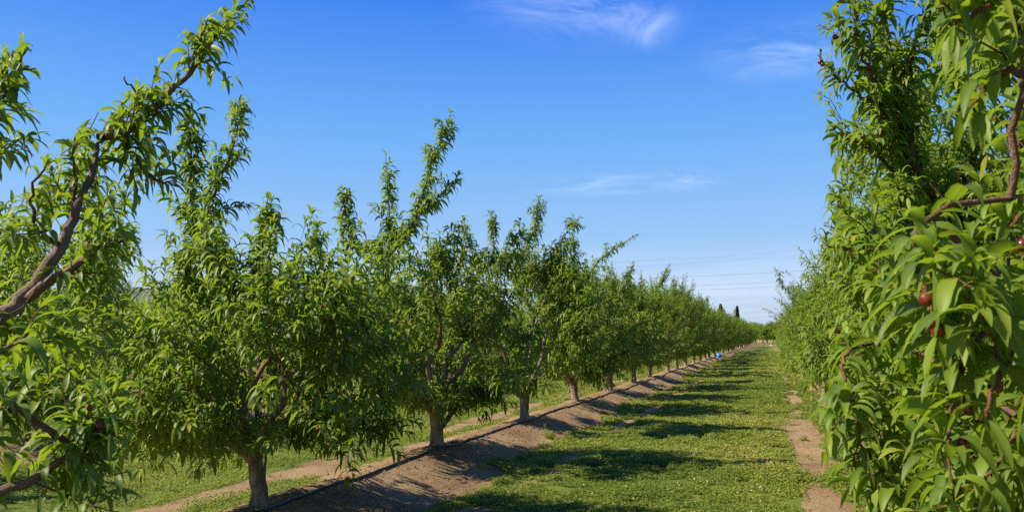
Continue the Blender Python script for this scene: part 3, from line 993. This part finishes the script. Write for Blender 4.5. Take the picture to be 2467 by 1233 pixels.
def clover(n, x0, x1, y0, y1, seed, name):
    x, y, z, cl, rg = grass_patch(n, x0, x1, y0, y1, seed, 1)
    kk = 2; m = len(x) * kk
    B = np.repeat(np.stack([x, y, z + .004 + rg.uniform(0, .05, len(x)) * cl * (.5 + 2.2 * fbm(x * 1.1, y * 1.1, 66, 2) ** 2 * 2)], -1), kk, 0)
    B[:, :2] += rg.normal(0, .01, (m, 2))
    a = rg.uniform(0, 6.28, m); el = rg.uniform(-.2, .8, m)
    d = np.stack([np.cos(a) * np.cos(el), np.sin(a) * np.cos(el), np.sin(el)], -1)
    L = ((.010 + .0013 * y)[:, None] * rg.uniform(.6, 1.5, (len(x), kk))).ravel()
    sd = unit(np.cross(d, rg.normal(0, 1, (m, 3)) * .5 + np.array((0, 0, 1)))) * (L * .32)[:, None]
    V = np.stack([B, B + d * (L * .5)[:, None] - sd, B + d * L[:, None], B + d * (L * .5)[:, None] + sd], 1).reshape(-1, 3)
    patch = fbm(x * .8, y * .8, 55, 3) + .9 * (fbm(x * .5, y * .16, 58, 3) - .5) + .10 * np.exp(-((x + 1.9) / .25) ** 2) + .10 * np.exp(-((x + .35) / .25) ** 2)
    r = np.clip(np.repeat(patch * .9 - .09, kk) + rg.normal(0, .17, m), 0, .95)
    r = np.where(rg.uniform(0, 1, m) < .015, 1.0, r)
    return mesh_np(name, V, [np.arange(m * 4).reshape(-1, 4)], M_grass, None, False, {'rnd': np.repeat(r, 4)})
def blades(n, x0, x1, y0, y1, seed, name):
    x, y, z, cl, rg = grass_patch(n, x0, x1, y0, y1, seed, 1)
    m = len(x)
    L = rg.uniform(.03, .085, m) * (.5 + cl) + .0006 * y
    a = rg.uniform(0, 6.28, m); el = rg.uniform(.6, 1.5, m)
    d = np.stack([np.cos(a) * np.cos(el), np.sin(a) * np.cos(el), np.sin(el)], -1)
    r = np.clip(rg.normal(.55, .22, m), 0, 1)
    V, F_, A = leaf_geo(np.stack([x, y, z], -1), d, L, .0035 + .0006 * y + 0 * L, rg.uniform(.2, 1.2, m), rg.normal(0, .4, m), r, 2, 0, .2)
    A['mid'] = A['mid'] * 0
    return mesh_np(name, V, F_, M_grass, None, True, A)
o = clover(1400000, -4.0, 2.6, 4.2, 90, 1, 'clover'); tag(o, 'low green clover and weeds covering the mown alley', 'ground cover', kind='stuff')
o = clover(550000, -16, -4.3, 6.0, 60, 2, 'clover'); tag(o, 'low green weeds between the trees behind the left row', 'ground cover', kind='stuff')
o = blades(110000, -4.0, 2.6, 4.2, 60, 3, 'grass'); tag(o, 'short grass blades scattered through the alley', 'grass', kind='stuff')

def dry_strip():
    rg = np.random.default_rng(9); m = 16000
    x = rg.uniform(-30, 30, m); y = rg.uniform(Y_END + 3, Y_END + 14, m)
    L = rg.uniform(.25, .8, m); a = rg.uniform(0, 6.28, m); el = rg.uniform(.9, 1.5, m)
    d = np.stack([np.cos(a) * np.cos(el), np.sin(a) * np.cos(el), np.sin(el)], -1)
    V, F_, A = leaf_geo(np.stack([x, y, height(x, y)], -1), d, L, .05 + 0 * L, rg.uniform(.1, .8, m), rg.normal(0, .4, m), rg.uniform(0, 1, m), 2, 0, .2)
    A['mid'] = A['mid'] * 0
    tag(mesh_np('dry_grass', V, F_, M_dry, None, True, A), 'strip of tall dry brown grass across the far end of the alley', 'dry grass', kind='stuff')
dry_strip()

# litter on the bare ridge: twigs, dead leaves, pebbles (nobody could count it)
def litter():
    rg = np.random.default_rng(19); m = 9000
    x = np.concatenate([XL + rg.normal(0, .75, m), XR + rg.normal(-.8, .6, m // 2)])
    y = np.concatenate([4 * (12) ** rg.uniform(0, 1, m), 3 * (12) ** rg.uniform(0, 1, m // 2)])
    m = len(x)
    a = rg.uniform(0, 6.28, m); el = rg.uniform(-.05, .35, m)
    d = np.stack([np.cos(a) * np.cos(el), np.sin(a) * np.cos(el), np.sin(el)], -1)
    L = rg.uniform(.01, .06, m); w = np.where(rg.uniform(0, 1, m) < .6, .003, .012)
    V, F_, A = leaf_geo(np.stack([x, y, height(x, y) + .004], -1), d, L, w, rg.uniform(0, .5, m), rg.normal(0, .6, m), rg.uniform(0, 1, m), 2, 0, .3)
    A['mid'] = A['mid'] * 0
    tag(mesh_np('leaf_litter', V, F_, M_dry, None, True, A), 'dry leaf litter and straw scattered on the bare soil ridges', 'leaf litter', kind='stuff')
litter()

def clods():
    rg = np.random.default_rng(29); m = 7000
    x = np.concatenate([XL + rg.normal(.35, .5, m), XR - .9 + rg.normal(0, .5, m // 3)])
    y = np.concatenate([4 * 10 ** rg.uniform(0, 1, m), 4 * 8 ** rg.uniform(0, 1, m // 3)])
    k = grassmask(x, y) < .5; x, y = x[k], y[k]; m = len(x)
    r = rg.gamma(2, .0022, m) + .002
    O = np.array([(1, 0, 0), (0, 1, 0), (-1, 0, 0), (0, -1, 0), (0, 0, .75), (0, 0, -.7)], float)
    P = np.stack([x, y, height(x, y) + r * .25], -1)
    V = P[:, None] + O[None] * r[:, None, None] * rg.uniform(.6, 1.4, (m, 6, 1)) + rg.normal(0, .25, (m, 6, 3)) * r[:, None, None]
    Fc = np.array([(0, 1, 4), (1, 2, 4), (2, 3, 4), (3, 0, 4), (1, 0, 5), (2, 1, 5), (3, 2, 5), (0, 3, 5)])
    F_ = (Fc[None] + (np.arange(m) * 6)[:, None, None]).reshape(-1, 3)
    tag(mesh_np('soil_clods', V.reshape(-1, 3), [F_], M_ground, None, True, {'grass': np.zeros(m * 6), 'dry': np.zeros(m * 6)}),
        'crumbs and small clods of sandy soil on the bare ridges', 'soil crumbs', kind='stuff')
clods()

# upright pale stalks and clover flowers
def stalks():
    rg = np.random.default_rng(4)
    spots = [(1714, 1085, .20), (1850, 1140, .16), (1560, 985, .0), (1846, 930, .18), (1865, 905, .16), (1800, 900, .14)]
    words = ['pale dry stalk standing alone in the middle of the grass alley', 'pale dry stalk nearest the camera in the alley grass',
             '', 'dry stalk in the alley grass left of the bare sandy patches', 'small dry stalk far along the alley by the sandy strip',
             'small pale stalk far away in the sunlit alley grass']
    for (px, py, h), w in zip(spots, words):
        if not h: continue
        dz = 1.65 * FPX * math.cos(PH) / (py - 810)
        p = pt(px, py, dz / math.cos(PH))
        q = CAM + (p - CAM) * (CAM[2] / (CAM[2] - p[2]))
        q[2] = gz(q[0], q[1])
        t = Tubes()
        P = curve(q, q + np.array((rg.normal(0, .03), rg.normal(0, .03), h)), rg, 6, 0, .03)
        t.add(P, np.linspace(.003, .0015, 6), 5)
        for k in range(4):
            s = P[2 + k % 3]; t.add(curve(s, s + np.array((rg.normal(0, .02), rg.normal(0, .02), .03)), rg, 3, 0, 0), [.0014, .001, .0008], 4)
        t.add(np.array([P[-1], P[-1] + (0, 0, .012), P[-1] + (0, 0, .026)]), [.002, .006, .002], 6)
        o = t.build('dry_stalk', M_stalk)
        o.location = (0, 0, 0)
        tag(o, w, 'stalk', 'dry stalks standing in the alley grass')
    V = []; Fq = []; n = 0
    for _ in range(80):
        if rg.uniform() < .5: x, y = rg.normal(-.35, .5), rg.normal(10.2, 1.6)
        else: x, y = rg.uniform(-3, .8), rg.uniform(6, 22)
        if grassmask(np.array([x]), np.array([y]))[0] < .5: continue
        z = gz(x, y) + rg.uniform(.035, .06); r = rg.uniform(.006, .010)
        for a in range(3):
            for b_ in range(6):
                ph = (a + .5) / 3 * math.pi; th_ = b_ * math.pi / 3
                V.append((x + r * math.sin(ph) * math.cos(th_), y + r * math.sin(ph) * math.sin(th_), z + r * .8 * math.cos(ph)))
        for a in range(2):
            for b_ in range(6):
                c_ = (b_ + 1) % 6
                Fq.append((n + a * 6 + b_, n + a * 6 + c_, n + a * 6 + 6 + c_, n + a * 6 + 6 + b_))
        n += 18
    tag(mesh_np('clover_flowers', V, [np.array(Fq)], M_flower), 'tiny white clover flowers sprinkled in the alley grass', 'flowers', kind='stuff')
stalks()

# ------------------------------------------------------------------ far things
def far_tree(name, x, y, h, r, seed, label, cat, group, m, narrow=False, src=None):
    if src is not None:
        o = src.copy(); C.collection.objects.link(o)
        for ch in src.children:
            c = ch.copy(); C.collection.objects.link(c); c.parent = o
        o.location = (x, y, 0); o.rotation_euler = (0, 0, seed * 1.7); k = h / src['h0']
        o.scale = (r / src['r0'], r / src['r0'], k)
        o['label'] = label
        return o
    rg = np.random.default_rng(seed)
    root = empty(name, (x, y, 0)); tag(root, label, cat, group); root['h0'] = h; root['r0'] = r
    t = Tubes(); t.add([(0, 0, -.3), (0, 0, h * .2), (.1, 0, h * .45), (.1, .1, h * .8)], [h * .03, h * .022, h * .014, .02], 8)
    if not narrow:
        for k in range(7):
            a = k * .9; z0 = h * rg.uniform(.2, .5)
            t.add(curve((0, 0, z0), (math.cos(a) * r * .7, math.sin(a) * r * .7, z0 + h * .3), rg, 6), np.linspace(h * .010, .01, 6), 6)
    t.build('trunk', M_bark, root)
    n = 5200
    if narrow:
        z = h * (.04 + .96 * rg.uniform(0, 1, n) ** 1.1)
        rr = r * np.interp(z / h, [0, .1, .35, .7, .9, 1], [.5, .9, 1, .7, .35, .02]) * np.sqrt(rg.uniform(.3, 1, n)) * rg.uniform(.85, 1.1, n)
        a = rg.uniform(0, 6.28, n)
        B = np.stack([np.cos(a) * rr, np.sin(a) * rr, z], -1)
        d = np.stack([np.cos(a) * .3, np.sin(a) * .3, np.ones(n)], -1)
        L = rg.uniform(.25, .5, n)
    else:
        c = rg.normal(0, 1, (26, 3)); c = unit(c) * rg.uniform(.3, .8, (26, 1)); c[:, 2] = np.abs(c[:, 2]) * .9 - .1
        cc = c[rg.integers(0, 26, n)] + unit(rg.normal(0, 1, (n, 3))) * rg.uniform(.1, .34, (n, 1))
        B = cc * np.array((r, r, h * .62)) + np.array((0, 0, h * .36)); B[:, 2] = np.abs(B[:, 2])
        d = rg.normal(0, 1, (n, 3)); L = rg.uniform(.25, .5, n)
    V, F_, A = leaf_geo(B, d, L, L * .5, rg.uniform(0, 1, n), rg.normal(0, 1, n), rg.uniform(0, 1, n), 2, 0, .2)
    A['mid'] = A['mid'] * 0
    mesh_np('crown', V, F_, m, root, True, A)
    return root
def atd(px, dist, py=810): 
    p = pt(px, py, dist); return p[0], p[1]
GF = 'trees beyond the end of the orchard'
src = None
for k, (px, dd, h, r) in enumerate([(1848, 185, 5.2, 3.2), (1862, 192, 6.6, 3.4), (1838, 200, 6.2, 3.6), (1876, 196, 6.6, 3.8), (1820, 205, 6.5, 4),
                                    (1895, 205, 7.0, 4), (1800, 210, 7, 4.2), (1915, 200, 6, 4), (1780, 215, 6.5, 4), (1760, 220, 7, 4.5), (1940, 205, 7, 4.2), (1735, 225, 7, 4)]):
    x, y = atd(px, dd)
    lab = ['low round green tree closing the end of the alley', 'greyish tree rising highest above the end of the alley'][k] if k < 2 else 'broad hazy tree standing among others beyond the orchard end'
    o = far_tree('broadleaf_tree', x, y, h, r, k + 3, lab, 'tree', GF, M_leaf if k == 0 else M_leaf, False, src)
    if src is None: src = o
x, y = atd(1738, 170); c0 = far_tree('cypress_tree', x, y, 8.3, .85, 60, 'dark pointed cypress, left and broader of the pair behind the left row', 'cypress', 'cypresses behind the left row', M_cyp, True)
x, y = atd(1778, 172); far_tree('cypress_tree', x, y, 8.0, .45, 61, 'dark thin cypress, right and narrower of the two behind the left row', 'cypress', 'cypresses behind the left row', M_cyp, True)

# blue hills far to the left
def hills():
    m, t, p = mat('hill')
    n = noise(t, .004, 6, objco(t))
    LK(t, ramp(t, n, [(.3, (.10, .13, .12)), (.7, (.16, .18, .17))]), p.inputs['Base Color'])
    p.inputs['Roughness'].default_value = 1
    p.inputs['Specular IOR Level'].default_value = 0
    az = np.linspace(-1.5, .12, 150)            # angle right of the row direction
    D = np.linspace(2600, 4200, 14)
    A, DD = np.meshgrid(az, D)
    s = (DD - 2600) / 1600
    hh = .34 * (260 + 420 * fbm(A * 5 + 20, DD / 1000, 6, 5)) * np.interp(A, [-1.5, -.75, -.45, -.2, .12], [1, 1.15, .9, .25, .0]) * np.sin(np.clip(s * 1.25, 0, 1) * np.pi / 2 * 1.4)
    V = np.stack([np.sin(A) * DD, np.cos(A) * DD, hh - 3], -1).reshape(-1, 3)
    nx_, ny_ = len(az), len(D)
    i, j = np.meshgrid(np.arange(nx_ - 1), np.arange(ny_ - 1)); b = (j * nx_ + i).ravel()
    tag(mesh_np('hills', V, [np.stack([b, b + 1, b + nx_ + 1, b + nx_], -1)], m), 'blue hills far beyond the orchard', kind='structure')
hills()

# overhead wires on two poles hidden behind the rows
def powerline():
    a0 = pt(1330, 668, 150); a1 = pt(2080, 628, 150)
    specs = [((1250, 640), (2080, 590), .022, 'faint topmost overhead wire in the sky above the alley end'),
             ((1250, 652), (2080, 602), .022, 'faint second overhead wire, just under the topmost'),
             ((1250, 676), (2080, 642), .045, 'upper of the three darker overhead wires'),
             ((1250, 695), (2080, 667), .040, 'middle of the three darker overhead wires'),
             ((1250, 705), (2080, 678), .040, 'lower of the three darker overhead wires')]
    for (p, q, r, lab), off in zip(specs, (0, .6, 1.2, 1.8, 2.4)):
        A, B = pt(p[0], p[1], 150 + off), pt(q[0], q[1], 150 + off)
        s = np.linspace(0, 1, 24)[:, None]
        P = A + (B - A) * s; P[:, 2] -= (4 * s * (1 - s))[:, 0] * .55
        t = Tubes(); t.add(P, r * .38, 5)
        tag(t.build('overhead_wire', M_wire), lab, 'wire', 'overhead wires crossing beyond the orchard')
    for px, lab in ((1250, 'wooden utility pole hidden behind the left trees'), (2080, 'wooden utility pole hidden behind the right trees')):
        b_ = pt(px, 620, 151.2); b_[2] = 0; topz = pt(px, 575 if px > 2000 else 625, 151.2)[2]
        root = empty('utility_pole', b_); tag(root, lab, 'pole', 'utility poles carrying the overhead wires')
        t = Tubes(); t.add([(0, 0, -.5), (0, 0, topz * .5), (0, 0, topz)], [.17, .14, .11], 10); t.build('pole', M_pole, root)
        for zf in (5, 10):
            t = Tubes(); t.add([(-1.1, -.3, topz - zf * .25), (1.1, .3, topz - zf * .25)], .06, 6); c = t.build('crossarm', M_pole, root)
            for xx in (-.9, 0.3, .9):
                t = Tubes(); t.add([(xx, xx * .27, topz - zf * .25 + .05), (xx, xx * .27, topz - zf * .25 + .12), (xx, xx * .27, topz - zf * .25 + .2)], [.03, .05, .03], 8)
                t.build('insulator', M_ins, c)
    # a thin service cable that passes high over the right row
    A, B = pt(2095, 0, 14), pt(2010, 690, 75)
    s = np.linspace(0, 1, 30)[:, None]; P = A + (B - A) * s; P[:, 2] -= (4 * s * (1 - s))[:, 0] * .0
    t = Tubes(); t.add(P, .010, 5)
    tag(t.build('service_cable', M_wire), 'thin dark cable running down the sky beside the tall right tree', 'cable')
powerline()

# blue plastic jug left by a trunk, pale slab at the end of the alley
def jug():
    x, y = XL + .35, 58.0
    root = empty('water_jug', (x, y, gz(x, y) - .01)); tag(root, 'small bright blue plastic jug by the hose, far along the left row', 'jug')
    P = [(0, 0, 0), (0, 0, .02), (0, 0, .22), (0, 0, .27), (0, 0, .31), (0, 0, .34)]
    t = Tubes(); t.add(P, [.14, .155, .155, .12, .05, .045], 16); t.build('body', M_blue, root)
    t = Tubes(); t.add([(0, 0, .34), (0, 0, .37)], [.055, .055], 12); t.build('cap', M_stone, root)
    t = Tubes(); t.add([(.10, 0, .27), (.17, 0, .30), (.18, 0, .36), (.10, 0, .38), (.05, 0, .35)], .013, 6); t.build('handle', M_blue, root)
jug()
def slab():
    p = pt(1866, 832, 142); x, y = p[0], p[1]
    V = []; rg = np.random.default_rng(2)
    for z, s in ((0, 1.0), (.16, 1.0), (.2, .93)):
        for a, b_ in ((-1, -1), (0, -1.05), (1, -1), (1.04, 0), (1, 1), (0, 1.03), (-1, 1), (-1.03, 0)):
            V.append((x + a * .85 * s + rg.normal(0, .02), y + b_ * .4 * s, z))
    Fq = [(k * 8 + u, k * 8 + (u + 1) % 8, k * 8 + 8 + (u + 1) % 8, k * 8 + 8 + u) for k in range(2) for u in range(8)]
    o = mesh_np('concrete_slab', V, [np.array(Fq), np.array([[16, 17, 18, 19, 20, 21, 22, 23]])], M_stone, None, False)
    tag(o, 'small pale concrete slab lying at the far end of the alley', 'slab')
slab()
